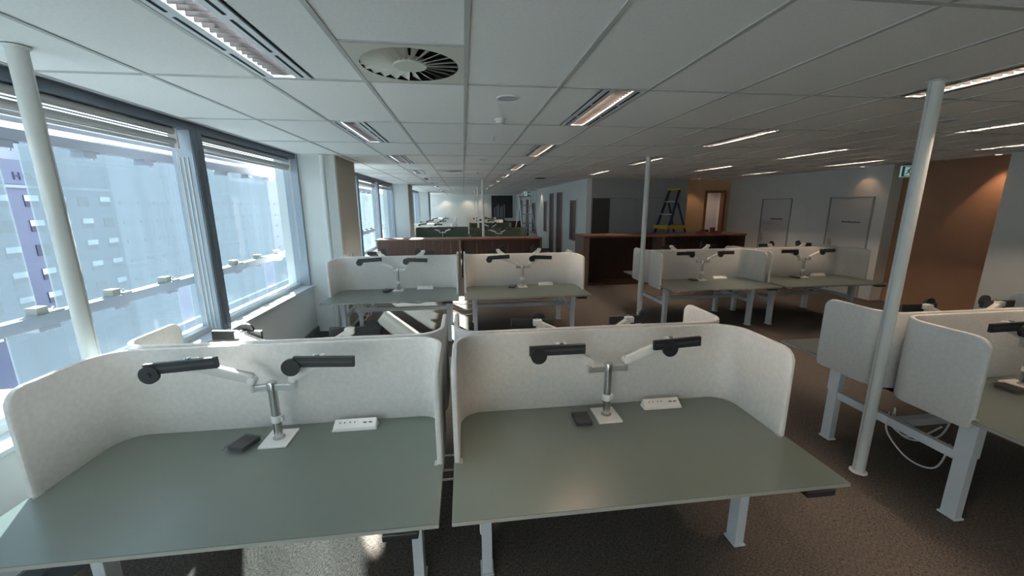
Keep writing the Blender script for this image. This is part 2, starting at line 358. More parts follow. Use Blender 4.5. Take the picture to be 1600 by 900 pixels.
# double roller blinds
def blind(y0, y1, label):
    r = thing('roller_blind', label, 'blind', (-2.50, (y0+y1)/2, 2.44), group='roller blinds under the window head')
    L = (y1-y0)/2-.10
    obj('fabric_roll', MB().cyl((0, -L, .192), (0, L, .192), .030, n=16).mesh('fabric_roll', 'blind', smooth=True), r)
    obj('fabric_roll', MB().cyl((0, -L, .107), (0, L, .107), .028, n=16).mesh('fabric_roll', 'blind', smooth=True), r)
    obj('hem_bar', B(-.030, -.024, -L, L, .150, .160).mesh('hem_bar', 'blindw'), r)
    obj('hem_bar', B(-.012, .008, -L, L, 0.050, .076).mesh('hem_bar', 'blindw'), r)
    for s in (-1, 1):
        obj('bracket', MB().box(-.035, .04, s*(L+.008)-.008, s*(L+.008)+.008, .045, .225).mesh('bracket', 'plastic', bevel=.004), r)
    for dx in (.03, .042): obj('chain', MB().tube([(dx, L-.03, .05), (dx, L-.028, -.4), (dx, L-.03, -1.25)], .003, 6).mesh('chain', 'plastic'), r)
blind(1.92, 4.03, 'twin rolled grey blind above the window nearest the camera')
blind(4.17, 6.32, 'twin rolled grey blind above the window beside the first column')
blind(-0.33, 1.78, 'twin rolled grey blind at the left edge of the view')
for a, b, t in ((7.46, 9.65, 'hidden behind the first column'), (9.79, 11.95, 'past the first column, nearer one'), (12.09, 14.26, 'past the first column, farther one')):
    blind(a, b, 'twin rolled grey blind over the window '+t)

# outer glass screen on rails
sc = thing('facade_rail_frame', 'grey outer rails with clamps carrying the frosted glass outside', 'rail', (-3.0, 8, 0))
obj('rail', B(-.04, .05, -11.4, 20, 1.16, 1.245).mesh('rail', 'rail', bevel=.006), sc)
obj('rail', B(-.04, .05, -11.4, 20, 2.42, 2.50).mesh('rail', 'rail', bevel=.006), sc)
obj('rail', B(-.04, .03, -11.4, 20, 2.545, 2.58).mesh('rail', 'rail'), sc)
obj('rail', B(-.04, .05, -11.4, 20, 0.10, 0.18).mesh('rail', 'rail', bevel=.006), sc)
cl_up = MB().box(-.04, .035, -.06, .02, 0, .055).box(-.05, .05, .03, .12, 0, .014).cyl((.0, .09, .014), (0, .09, .035), .008, n=8).mesh('glass_clamp', 'clamp', bevel=.003)
cl_top = MB().box(-.05, .05, -.06, .05, -.05, 0).box(-.04, .04, .05, .10, -.014, 0).cyl((.0, .075, -.06), (0, .075, -.014), .006, n=8).mesh('glass_clamp', 'rail', bevel=.003)
cl_dn = MB().box(-.05, .05, -.09, .06, -.028, 0).cyl((.0, .06, -.05), (0, .06, -.028), .006, n=8).mesh('glass_clamp', 'rail', bevel=.003)
for k in range(-6, 40):
    y = 3.06+.605*k-8
    if y > 19.9: break
    obj('glass_clamp', cl_up, sc, (0, y, 1.245)); obj('glass_clamp', cl_dn, sc, (0, y, 1.16)); obj('glass_clamp', cl_top, sc, (0, y, 2.42))
struct('trim_4', B(-3.05, -2.74, YN, YF, 0.60, 0.66).mesh('trim', 'sill'), 'white outer ledge below the glass, added to bounce sun to the ceiling', 'trim')  # added as a reflector, throws sunlight up onto the ceiling
up = [(-4.2, -0.75), (-.55, 3.11), (3.25, 6.79), (7.15, 10.48), (10.80, 14.2), (14.5, 18.0), (18.3, 22), (22.3, 27.5)]
lo = [(-2.2, -.55), (-.35, 1.15), (1.2, 2.70), (2.88, 4.49), (4.68, 6.35), (6.65, 8.2), (8.4, 10), (10.2, 11.8), (12, 13.6), (13.8, 15.4), (15.6, 19), (19.2, 23), (23.2, 27)]
names = ['behind the camera side', 'at the far left edge of the view', 'behind the left white pole and window bar', 'beyond the first column', 'second beyond the first column', 'third beyond the first column', 'fourth beyond the first column', 'last in the row']
for (a, b), t in zip(up, names):
    tag(obj('frosted_glass_panel', B(-.012, .0, 0, b-a, 0, 1.20).mesh('frosted_glass_panel', 'frost'), None, (-3.06, a, 1.235)), 'upper frosted outer glass panel '+t, 'glass panel', 'upper frosted glass panels')
for k, (a, b) in enumerate(lo):
    t = ['leftmost, beside the camera', 'second from the left, beside the camera', 'left of the gap by the desk', 'seen under the rail behind the left pole', 'seen under the rail in the second window'][k] if k < 5 else 'number %s past the second window' % ['one', 'two', 'three', 'four', 'five', 'six', 'seven', 'eight'][k-5]
    tag(obj('frosted_glass_panel', B(-.012, .0, 0, b-a, 0, 1.02).mesh('frosted_glass_panel', 'frost'), None, (-3.06, a, 0.16)), 'lower frosted outer glass panel '+t, 'glass panel', 'lower frosted glass panels')

# building across the street
bx = -50.0
bd = thing('office_building', 'grey lavender concrete building across the street with roof letters', 'building', (bx, 45, -18))
obj('facade', B(-12, 0, -55, 19.2, 0, 25.3).mesh('facade', 'conc'), bd)
obj('tower', B(-14, 0.0, 19.2, 110, 0, 28.9).mesh('tower', 'conc2'), bd)
obj('parapet', B(-.2, .25, -55, 19.2, 22.2, 22.5).mesh('parapet', 'conc2'), bd)
wtow = B(0, .10, 0, 2.4, .3, .75).mesh('window', 'twin')
wdark = B(0, .10, 0, 1.5, 0, 1.3).mesh('window', 'fwin'); wpale = B(.1, .16, 0, 1.5, .65, 1.3).mesh('blind', 'fwinw'); wp2 = B(.1, .16, 0, .7, 0, .65).mesh('blind', 'fwinw')
for k in range(6):
    for q in range(-8, 22):
        if q*3.2+.9 > 17.6: wnd = obj('window', wtow, bd, (0, q*3.2+.9, 20.1-k*2.85)); continue
        wnd = obj('window', wdark, bd, (0, q*3.2+.9, 20.1-k*2.85))
        if (k*7+q*5) % 4: obj('blind', wpale, wnd)
        if (k*3+q) % 3 == 0: obj('blind', wp2, wnd)
def letter(ch, y, z, size):
    cu = bpy.data.curves.new('letter', 'FONT'); cu.body = ch; cu.size = size; cu.extrude = .04
    o = bpy.data.objects.new('tmp', cu); C.objects.link(o)
    dg = bpy.context.evaluated_depsgraph_get(); me = bpy.data.meshes.new_from_object(o.evaluated_get(dg)); bpy.data.objects.remove(o)
    me.materials.clear(); me.materials.append(M['letter'])
    obj('sign_letter', me, bd, (0.06, y, z), (PI/2, 0, PI/2))
letter('H', 6.72, 23.1, 1.22); letter('O', 7.82, 23.1, 1.22)
lowb = thing('low_annex', 'low grey annex roof seen down past the left rail', 'building', (-24, 14, -18))
obj('block', B(-8, 4, -10, 12, 0, 8.5).mesh('block', 'conc'), lowb); obj('roof_deck', B(-8.2, 4.2, -10.2, 12.2, 8.5, 8.9).mesh('roof_deck', 'conc2'), lowb)
for k in range(5): obj('roof_vent', B(-6+k*2, -5+k*2, -4, 6, 8.9, 9.6).mesh('roof_vent', 'rail'), lowb)
tag(obj('street', B(-49, -6, -60, 140, -18.3, -18).mesh('street', 'asphalt')), 'grey street far below the windows', 'street', kind='structure')

# right hand wall with doors and a brown bay
rw = sempty('wall_right', 'pale right hand wall with flush doors and a brown recessed bay', 'wall', (8.35, 0, 0))
H = ZC+.05
obj('wall_run', B(0, .14, 6.95, 11.9, 0, H).mesh('wall_run', 'wall'), rw)
obj('brown_bay', B(.25, .39, 5.2, 6.95, 0, H).mesh('brown_bay', 'wallbrown'), rw)
obj('bay_return', B(.14, .26, 6.95, 7.09, 0, H).mesh('bay_return', 'wall'), rw)
obj('wall_run', B(-.02, .39, YN, 5.27, 0, H).mesh('wall_run', 'wall'), rw)
def flush_door(n, y0, y1, lab):
    d = sempty('door_%d' % n, lab, 'door', (8.35, y0, 0)); L = y1-y0
    obj('door_leaf', B(-.012, 0.0, 0.015, L-.015, 0.01, 2.085).mesh('door_leaf', 'doorp', bevel=.003), d)
    obj('door_frame', MB().box(-.02, 0, -.02, .008, 0, 2.12).box(-.02, 0, L-.008, L+.02, 0, 2.12).box(-.02, 0, -.02, L+.02, 2.095, 2.12).mesh('door_frame', 'wallgrey'), d)
    obj('lock_plate', B(-.03, -.012, L-.16, L-.06, 1.02, 1.2).mesh('lock_plate', 'silver', bevel=.003), d)
    obj('lever', MB().tube([(-.03, L-.10, 1.06), (-.07, L-.10, 1.06), (-.07, L-.22, 1.06)], .009).mesh('lever', 'silver'), d)
    x = L*.64
    mb = MB()
    for k in range(9):
        wd = .025+.014*((k*5) % 3); mb.box(-.015, -.012, x-wd, x, 1.575, 1.60 if k % 3 else 1.61); x -= wd+.008
    obj('door_lettering', mb.mesh('door_lettering', 'text'), d)
    obj('hinge', B(-.02, -.005, .0, .03, 1.75, 1.85).mesh('hinge', 'silver'), d)
flush_door(1, 9.27, 10.25, 'pale flush door on the right wall nearer the orange lit corner')
flush_door(2, 7.22, 8.17, 'pale flush door on the right wall nearer the brown bay')

struct('wall_light_stop', B(9.1, 9.2, YN, YF, 0, H+.3).mesh('wall', 'wall'), 'added unseen wall stopping sky light behind the right hand rooms', 'wall')  # out of view, added to keep sky light from leaking in
# end wall (grey panels), orange corner and the room behind
ew = sempty('wall_back', 'grey panelled end wall behind the right counter', 'wall', (3.56, 11.24, 0))
obj('upper_band', B(.141, 3.1, 0, .14, 2.18, H).mesh('upper_band', 'wallgrey'), ew)
obj('dark_door_panel', B(.18, .70, -.005, .1, 0.0, 2.165).mesh('dark_door_panel', 'doordark'), ew)
obj('nib', B(.141, .175, 0, .14, 0, 2.18).mesh('nib', 'wallgrey'), ew)
for k in range(3): obj('wall_panel', B(.715+k*.80, 1.505+k*.80, 0, .1, 0, 2.165).mesh('wall_panel', 'wallgrey', bevel=.003), ew)
obj('backing', B(.141, 3.1, .101, .2, 0, 2.2).mesh('backing', 'wallgrey'), ew)
ow = sempty('wall_corner', 'tan corner wall with a timber framed doorway', 'wall', (6.66, 11.7, 0))
obj('wall_run', B(0, .85, 0, .12, 0, H).mesh('wall_run', 'walltan'), ow)
obj('wall_run', B(1.56, 1.9, 0, .12, 0, H).mesh('wall_run', 'walltan'), ow)
obj('lintel', B(.85, 1.56, 0, .12, 2.40, H).mesh('lintel', 'walltan'), ow)
obj('return_wall', B(-.14, 0, -.40, .12, 0, H).mesh('return_wall', 'walltan'), ow)
dr = sempty('door_3', 'orange timber door frame in the tan corner wall', 'door', (7.51, 11.7, 0))
obj('frame_side', B(0, .07, -.03, .16, 0, 2.40).mesh('frame_side', 'timbero'), dr)
obj('frame_side', B(.64, .71, -.03, .16, 0, 2.40).mesh('frame_side', 'timbero'), dr)
obj('frame_head', B(.07, .64, -.03, .16, 2.33, 2.40).mesh('frame_head', 'timbero'), dr)
rb = sempty('wall_inner_room', 'pink lit room behind the timber doorway', 'wall', (7.4, 13.2, 0))
obj('back', B(-.8, 1.68, 0, .1, 0, H).mesh('back', 'wall'), rb)
obj('side', B(-.8, -.7, -1.4, 0, 0, H).mesh('side', 'wall'), rb)
obj('side', B(1.58, 1.68, -1.4, 0, 0, H).mesh('side', 'wall'), rb)

# inner white wall on the right of the aisle
iw = sempty('wall_aisle', 'pale blue white wall along the aisle with narrow timber openings', 'wall', (3.56, 11.24, 0))
obj('wall_run', B(0, .14, 0, 7.9, 0, H).mesh('wall_run', 'wall'), iw)
def slit(name, parent, y0, y1, z0, z1, dark):
    f = obj(name, B(-.015, .0, y0, y1, z0, z1).mesh(name, dark), parent)
    obj('pane', B(-.02, -.014, y0+(y1-y0)*.55, y1-.06, z0+.06, z1-.08).mesh('pane', 'doordark'), f)
    obj('frame', MB().box(-.03, .0, y0-.05, y0, z0, z1+.05).box(-.03, 0, y1, y1+.05, z0, z1+.05).box(-.03, 0, y0, y1, z1, z1+.05).mesh('frame', 'wall'), f)
slit('sidelight', iw, .97, 1.75, .84, 2.13, 'timber')
slit('timber_door', iw, 2.75, 3.68, .0, 2.44, 'timber')
slit('timber_door', iw, 4.1, 4.95, .0, 2.44, 'timber')
slit('sidelight', iw, 5.4, 6.1, .85, 2.13, 'timber')
i2 = sempty('wall_aisle_far', 'distant white wall of the aisle beyond the dark doorway', 'wall', (3.75, 19.9, 0))
obj('wall_run', B(0, .14, 0, 8.2, 0, H).mesh('wall_run', 'wall'), i2)
slit('sidelight', i2, .5, 1.6, .5, 2.1, 'timber'); slit('timber_door', i2, 2.6, 3.6, 0, 2.3, 'timber')
slit('timber_door', i2, 5.2, 6.4, 0, 2.3, 'timber')
obj('dark_door', B(-.05, .0, -.75, -.05, 0, 2.4).mesh('dark_door', 'doordark'), i2)
obj('cross_wall', B(-.2, 3, -.85, -.75, 0, H).mesh('cross_wall', 'wall'), i2)
fw = sempty('wall_far', 'distant white end wall of the office with a dark mural', 'wall', (0, 28, 0))
obj('wall_run', B(-2.9, 9.2, 0, .15, 0, H).mesh('wall_run', 'wall'), fw)
mu = tag(thing('mural', 'dark wall mural with pale upright stripes on the far end wall', 'mural', (2.72, 27.95, 1.1)))
obj('panel', B(-.75, .75, 0, .04, 0, 1.55).mesh('panel', 'mural'), mu)
for k in range(6): obj('stripe', B(-.55+k*.13+.02*(k % 2), -.49+k*.13+.02*(k % 2), -.01, 0, .05, .75+.1*(k % 3)).mesh('stripe', 'conc2'), mu)
struct('wall_behind', B(-2.9, 9.2, YN-.15, YN, 0, H).mesh('wall_behind', 'wall'), 'plain white wall behind the camera', 'wall')

# ------------------------------------------------------------------ poles
def pole(x, y, label, seam=False):
    p = thing('service_pole', label, 'pole', (x, y, 0), group='white floor to ceiling service poles')
    sh = cached('pole', lambda: MB().cyl((0, 0, 0), (0, 0, ZC-.003), .0382, n=32).mesh('shaft', 'pole', smooth=True))
    ft = cached('polef', lambda: MB().lathe([(.055, 0), (.055, .006), (.048, .011), (.0392, .014)], n=32).mesh('base_flange', 'plastic', smooth=True))
    tp = cached('polet', lambda: MB().lathe([(.0392, -.016), (.046, -.011), (.050, -.007), (.050, -.006)], (0, 0, ZC), n=32).mesh('ceiling_flange', 'pole', smooth=True))
    sm = cached('poles', lambda: MB().box(-.0392, -.036, -.0025, .0025, .02, ZC-.02).mesh('seam', 'silver'))
    obj('shaft', sh, p); obj('base_flange', ft, p); obj('ceiling_flange', tp, p)
    obj('seam', sm, p, rot=(0, 0, .02)); obj('seam', sm, p, rot=(0, 0, 3.16))
pole(-2.048, 2.28, 'white round pole in front of the nearest window at left')
pole(2.908, 2.265, 'white round pole in front of the right hand desk screens')
pole(-2.03, 6.23, 'white round pole against the first boxed column')
pole(2.90, 6.08, 'white round pole at the near end of the desks by the right counter')
pole(.575, 11.75, 'white round pole behind the brown counter, nearest of three')
pole(.585, 15.95, 'white round pole behind the brown counter, middle of three')
pole(.60, 20.3, 'white round pole behind the brown counter, farthest of three')

# ------------------------------------------------------------------ desks
DW, DD, DZ = 1.80, 0.845, 0.735
def top_poly(W, D):
    a = W/2; n = .031; yn = .372; r = .13; p = [(-a, 0), (a, 0), (a, yn), (a-n, yn)]
    for k in range(9): t = k/8*PI/2; p.append((a-n-r+r*math.cos(t), D-r+r*math.sin(t)))
    for k in range(9): t = PI/2+k/8*PI/2; p.append((-a+n+r+r*math.cos(t), D-r+r*math.sin(t)))
    p += [(-a+n, yn), (-a, yn)]
    return p
def build_desk_meshes():
    d = {}
    d['tabletop'] = MB().prism(top_poly(DW, DD), DZ-.022, DZ, .002).mesh('tabletop', 'desk')
    pe = [(x*1.0012, y*1.0 if 0 < y < DD-.001 else (y-.0015 if y <= 0 else y)) for x, y in top_poly(DW, DD)]
    d['edge_band'] = MB().prism(pe, DZ-.019, DZ-.003).mesh('edge_band', 'edge')
    d['leg'] = MB().box(-.027, .027, -.040, .040, 0.012, .50).box(-.032, .032, -.046, .046, .44, DZ-.03).box(-.036, .036, -.049, .049, 0, .012).mesh('leg', 'white', bevel=.003)
    d['side_beam'] = B(-.022, .022, 0.0, .40, .385, .445).mesh('side_beam', 'white', bevel=.003)
    d['centre_beam'] = B(-.74, .74, -.03, .03, .375, .43).mesh('centre_beam', 'white', bevel=.003)
    d['top_rail'] = B(-.74, .74, -.02, .02, DZ-.062, DZ-.022).mesh('top_rail', 'white', bevel=.002)
    d['cross_support'] = B(-.03, .03, -.36, .32, DZ-.05, DZ-.022).mesh('cross_support', 'white', bevel=.002)
    d['cable_tray'] = MB().box(-.62, .62, -.09, .09, .575, .58).box(-.62, .62, -.092, -.088, .575, .63).box(-.62, .62, .088, .092, .575, .63).mesh('cable_tray', 'dark')
    d['control_panel'] = B(-.07, .07, -.012, .07, DZ-.050, DZ-.022).mesh('control_panel', 'black', bevel=.004)
    d['motor_cable'] = MB().tube([(-.6, .02, .60), (-.3, .05, .55), (0, .0, .56), (.3, -.03, .54), (.6, .03, .6)], .006).mesh('cable', 'black')
    d['clip'] = B(-.02, .02, -.012, .012, DZ-.085, DZ-.05).mesh('clip', 'black')
    return d
DM = build_desk_meshes()
def desk(xc, yf, back, label, group, full=True):
    t = thing('desk', label, 'desk', (xc, yf, 0), PI if back else 0, group)
    obj('tabletop', DM['tabletop'], t); obj('edge_band', DM['edge_band'], t)
    for s in (-1, 1):
        obj('leg', DM['leg'], t, (s*.745, .45, 0)); obj('side_beam', DM['side_beam'], t, (s*.745, .49, 0))
        if full: obj('cross_support', DM['cross_support'], t, (s*.745, .45, 0))
    if not back: obj('centre_beam', DM['centre_beam'], t, (0, .89, 0))
    obj('top_rail', DM['top_rail'], t, (0, .60, 0))
    obj('control_panel', DM['control_panel'], t, (.75, 0, 0))
    if full:
        obj('top_rail', DM['top_rail'], t, (0, .25, 0)); obj('cable_tray', DM['cable_tray'], t, (0, .74, 0))
        obj('cable', DM['motor_cable'], t, (0, .68, 0)); obj('clip', DM['clip'], t, (.05, .25, 0))
    return t
def screen_mesh(m, name='wrap_panel'):
    W, yo, yi, th = DW, .372, DD+.031, .030
    # centre line of the U
    a = W/2-th/2; yb = yi-th/2; r = .145; pts = []
    nst = 10
    e = [0, .006, .02, .045, .08]
    ys = [yo+k for k in e]+[yo+.08+(yb-r-yo-.08)*k/3 for k in (1, 2, 3)]
    for y in ys: pts.append((-a, y))
    for k in range(1, nst): t = PI-k/nst*PI/2; pts.append((-a+r+r*math.cos(t), yb-r+r*math.sin(t)))
    for k in range(0, 7): pts.append((-a+r+(2*a-2*r)*k/6, yb))
    for k in range(1, nst): t = PI/2-k/nst*PI/2; pts.append((a-r+r*math.cos(t), yb-r+r*math.sin(t)))
    for y in reversed(ys): pts.append((a, y))
    z0, z1, rc, rb = .665, 1.235, .08, .035
    h = th/2; vs = []; fs = []; n = len(pts)
    dist = [0]
    for k in range(1, n): dist.append(dist[-1]+math.dist(pts[k], pts[k-1]))
    for k in range(n):
        p = Vector(pts[k]); q = Vector(pts[min(k+1, n-1)])-Vector(pts[max(k-1, 0)]); q.normalize(); nn = Vector((-q.y, q.x))
        dd = min(dist[k], dist[-1]-dist[k])
        zt = z1-(rc-math.sqrt(max(0, rc*rc-(rc-min(dd, rc))**2))); zb = z0+(rb-math.sqrt(max(0, rb*rb-(rb-min(dd, rb))**2)))
        hh = h if dd > .012 else h*(.55 if dd < .003 else .85)
        sec = [(-hh, zb+.010), (-hh*.6, zb+.002), (hh*.6, zb+.002), (hh, zb+.010), (hh, (zb+zt)/2), (hh, zt-.011), (hh*.72, zt-.003), (0, zt), (-hh*.72, zt-.003), (-hh, zt-.011), (-hh, (zb+zt)/2)]
        vs += [(p.x+nn.x*o_, p.y+nn.y*o_, z) for o_, z in sec]
    m_ = 11
    for k in range(n-1): fs += [(k*m_+i, k*m_+(i+1) % m_, (k+1)*m_+(i+1) % m_, (k+1)*m_+i) for i in range(m_)]
    fs += [tuple(range(m_)), tuple(range((n-1)*m_, n*m_))]
    return MB().add(vs, fs).mesh(name, m, smooth=True)
SCR = {'fabric': screen_mesh('fabric'), 'fabricg': screen_mesh('fabricg')}
SBR = MB().box(-.02, .02, -.004, .012, DZ-.004, DZ+.02).mesh('clamp', 'silver')
def screen(xc, yf, back, label, group, m='fabric'):
    t = thing('privacy_screen', label, 'desk screen', (xc, yf, 0), PI if back else 0, group)
    obj('wrap_panel', SCR[m], t)
    for s in (-1, 1): obj('clamp', cached('scl', lambda: MB().box(-.008, .008, -.012, .03, DZ-.03, DZ+.004).mesh('clamp', 'silver')), t, (s*(DW/2-.034), .372, 0))
    return t
def arm_meshes():
    d = {}
    d['base_plate'] = B(-.072, .072, -.085, .085, 0, .012).mesh('base_plate', 'plastic', bevel=.003)
    d['post'] = MB().lathe([(.030, .012), (.030, .018), (.022, .022), (.022, .29), (.026, .295), (.026, .335), (.024, .342)], n=24).mesh('post', 'chrome', smooth=True)
    d['collar'] = MB().lathe([(.0255, .108), (.027, .112), (.027, .142), (.0255, .146)], n=24).box(.02, .036, -.012, .012, .114, .14).mesh('collar', 'plastic', smooth=True)
    d['disc'] = MB().cyl((0, -.012, 0), (0, .006, 0), .045, n=28).cyl((0, -.017, 0), (0, -.012, 0), .012, n=12).mesh('tilt_disc', 'black', smooth=True)
    return d
AM = arm_meshes()
VARS = {
 'A': (('l', -.085, -.54, -.205, .475, .495, -.515), ('r', .118, .150, .450, .478, .464, .140)),
 'B': (('l', -.118, -.48, -.165, .470, .470, -.430), ('r', .100, .238, .522, .468, .482, .333)),
 'D': (('l', -.100, -.52, -.215, .525, .530, -.26), ('r', .105, .225, .520, .527, .523, .27)),
 'C': (('l', -.110, -.50, -.200, .470, .474, -.245), ('r', .105, .215, .500, .470, .470, .26)),
}
def monitor_arm(xc, yf, back, var, label, group):
    s = -1 if back else 1
    t = thing('monitor_arm', label, 'monitor arm', (xc, yf+s*.70, DZ), PI if back else 0, group)
    for k in ('base_plate', 'post', 'collar'): obj(k, AM[k], t)
    def yoke():
        mb = MB()
        for side, ex, b0, b1, z0, z1, dx in VARS[var]:
            mb.bar((0, 0, .312), (ex, -.01, .312), .030, .034); mb.box(ex-.009, ex+.009, -.028, .010, .296, .382)
        return mb.mesh('yoke', 'silver', bevel=.003)
    obj('yoke', cached(('yoke', var), yoke), t)
    for q, (side, ex, b0, b1, z0, z1, dx) in enumerate(VARS[var]):
        xm = b0*.42+b1*.58 if side == 'l' else b0*.62+b1*.38
        zc = (z0+z1)/2
        def link():
            mb = MB().bar((ex, -.012, .362), (xm, -.035, zc-.012), .034, .040, up=(0, 0, 1), w1=.036, h1=.060)
            mb.cyl((ex, -.034, .360), (ex, .012, .360), .021, n=16)
            mb.box(xm-.03, xm+.03, -.055, -.015, zc-.018, zc+.022)
            return mb.mesh('arm_link', 'plastic', bevel=.006, smooth=True)
        obj('arm_link', cached(('link', var, q), link), t)
        def strip():
            return MB().bar((ex, .006, .385), (ex+(xm-ex)*.8, -.012, .385+(zc-.385)*.75), .012, .012).mesh('link_strip', 'silver')
        obj('link_strip', cached(('ls', var, q), strip), t)
        def rail():
            mb = MB().bar((b0, -.062, z0-.007), (b1, -.062, z1-.007), .022, .056)
            return mb.mesh('mount_rail', 'black', bevel=.003)
        rl = obj('mount_rail', cached(('rail', var, q), rail), t)
        obj('rail_groove', cached(('groove', var, q), lambda: MB().bar((b0+.01, -.0745, z0-.005), (b1-.01, -.0745, z1-.005), .002, .012).mesh('rail_groove', 'dark')), rl)
        obj('tilt_disc', AM['disc'], t, (dx, -.072, z0+(z1-z0)*(dx-b0)/(b1-b0)+(.018 if back else -.033)))
        obj('bracket_tip', cached('tip', lambda: MB().cyl((0, 0, 0), (0, 0, .008), .012, n=16).mesh('bracket_tip', 'chrome', smooth=True)), t, (xm, -.05, zc+.022))
    return t
OUTM = MB().add([(-.125, -.035, 0), (.125, -.035, 0), (.125, .035, 0), (-.125, .035, 0), (-.115, -.030, .018), (.115, -.030, .018), (.115, .022, .048), (-.115, .022, .048)],
                [(3, 2, 1, 0), (4, 5, 6, 7), (0, 1, 5, 4), (1, 2, 6, 5), (2, 3, 7, 6), (3, 0, 4, 7)]).mesh('body', 'plastic', bevel=.004)
def outlet(xc, yf, back, label, group, dx=.385, dy=.765):
    s = -1 if back else 1
    t = thing('power_outlet', label, 'power outlet', (xc+s*dx, yf+s*dy, DZ), PI if back else 0, group)
    obj('body', OUTM, t)
    sl = cached('usb', lambda: B(-.009, .009, -.002, .002, 0, .004).mesh('usb_port', 'slot'))
    pin = cached('pin', lambda: B(-.0025, .0025, -.002, .002, 0, .006).mesh('socket_slot', 'dark'))
    tl = math.atan2(.03, .052)
    for x in (.055, .085): obj('usb_port', sl, t, (x, -.004, .0325), (tl, 0, 0))
    for x in (-.07, -.015):
        for k in (-1, 1): obj('socket_slot', pin, t, (x+k*.012, .0, .0345), (tl, 0, .5*k))
def puck(xc, yf, back, label, group, dx=-.16, dy=.665, rz=0.0):
    s = -1 if back else 1
    t = thing('bagged_adapter', label, 'adapter', (xc+s*dx, yf+s*dy, DZ), (PI if back else 0)+rz, group)
    obj('adapter', cached('pk', lambda: B(-.048, .048, -.058, .058, .003, .026).mesh('adapter', 'black', bevel=.005)), t)
    def bag():
        mb = MB(); rnd = random.Random(3); nx, ny = 9, 9; vs = []; fs = []
        for j in range(ny):
            for i in range(nx):
                x = -.066+.132*i/(nx-1); y = -.078+.156*j/(ny-1); inside = abs(x) < .052 and abs(y) < .062
                vs.append((x, y, (.029 if inside else .006)+rnd.uniform(0, .004)))
        fs = [(j*nx+i, j*nx+i+1, (j+1)*nx+i+1, (j+1)*nx+i) for j in range(ny-1) for i in range(nx-1)]
        return mb.add(vs, fs).mesh('plastic_bag', 'wrap', smooth=True)
    obj('plastic_bag', cached('bag', bag), t)
def station(xc, yf, back, nm, var, grp, items=True, full=True, m='fabric'):
    """nm: words that single this seat out"""
    col = 'dark green' if m == 'fabricg' else 'pale grey'
    desk(xc, yf, back, 'sage green desk '+nm, 'sit stand desks '+grp, full)
    screen(xc, yf, back, col+' felt screen, desk '+nm, 'felt desk screens '+grp, m)
    monitor_arm(xc, yf, back, var, 'twin monitor arm on the desk '+nm, 'monitor arms '+grp)
    if items:
        outlet(xc, yf, back, 'white power outlet on the desk '+nm, 'power outlets '+grp)
        puck(xc, yf, back, 'bagged black adapter on the desk '+nm, 'bagged adapters '+grp, rz={'A': -.35, 'B': .0, 'C': .1, 'D': 0}[var])
PY = 1.782           # depth of a back to back pair
def pair(xc, yf, nf, nb, vf, vb, grp, items_b=False, full=True, m='fabric'):
    station(xc, yf, False, nf, vf, grp, True if full else False, full, m)
    station(xc, yf+PY, True, nb, vb, grp, items_b, full, m)
pair(-1.037, 1.36, 'nearest the camera at left by the window', 'backing the nearest left desk', 'A', 'B', 'in the nearest bench')
pair(.8175, 1.36, 'nearest the camera in the middle', 'backing the nearest middle desk', 'B', 'B', 'in the nearest bench')
pair(3.82, 1.36, 'at the right edge behind the big pole', 'backing the desk at the right edge', 'C', 'C', 'in the right hand bench', True)
pair(-1.0, 5.205, 'in the second row by the window', 'backing the second row window desk', 'A', 'D', 'in the second row')
pair(.88, 5.22, 'in the second row, middle', 'backing the second row middle desk', 'A', 'D', 'in the second row')
pair(3.93, 5.31, 'in the right group beside the far pole', 'backing the right group desk by the far pole', 'C', 'D', 'in the right group by the counter')
pair(5.80, 5.31, 'in the right group nearest the right wall', 'backing the right group desk by the right wall', 'C', 'D', 'in the right group by the counter')
ords = ['first', 'second', 'third', 'fourth']
for r_, (yy, m1, m2) in enumerate(((12.6, 'fabricg', 'fabricg'), (16.4, 'fabric', 'fabricg'), (20.2, 'fabric', 'fabric'), (24.0, 'fabric', 'fabric'))):
    for xc, wh, mm in ((-1.35 if r_ else -1.0, 'window side', m1 if r_ != 0 else m1), (1.15, 'aisle side', m2)):
        if r_ == 0 and wh == 'window side': continue
        pair(xc, yy, 'in the %s row past the counter, %s front' % (ords[r_], wh), 'in the %s row past the counter, %s back' % (ords[r_], wh), 'A', 'C', 'past the brown counter', False, False, mm)
station(-.75, 13.5, False, 'standing alone just past the brown counter', 'B', 'past the brown counter', False, False, 'fabricg')

# link bars between the two nearest desks
lk = thing('link_bar_set', 'three thin pale bars bridging the gap between the two nearest desks', 'bracket', (-.111, 1.75, .69))
for dy in (-.003, -.073, .116): obj('link_bar', B(-.05, .05, dy-.004, dy+.004, -.004, .004).mesh('link_bar', 'silver'), lk)
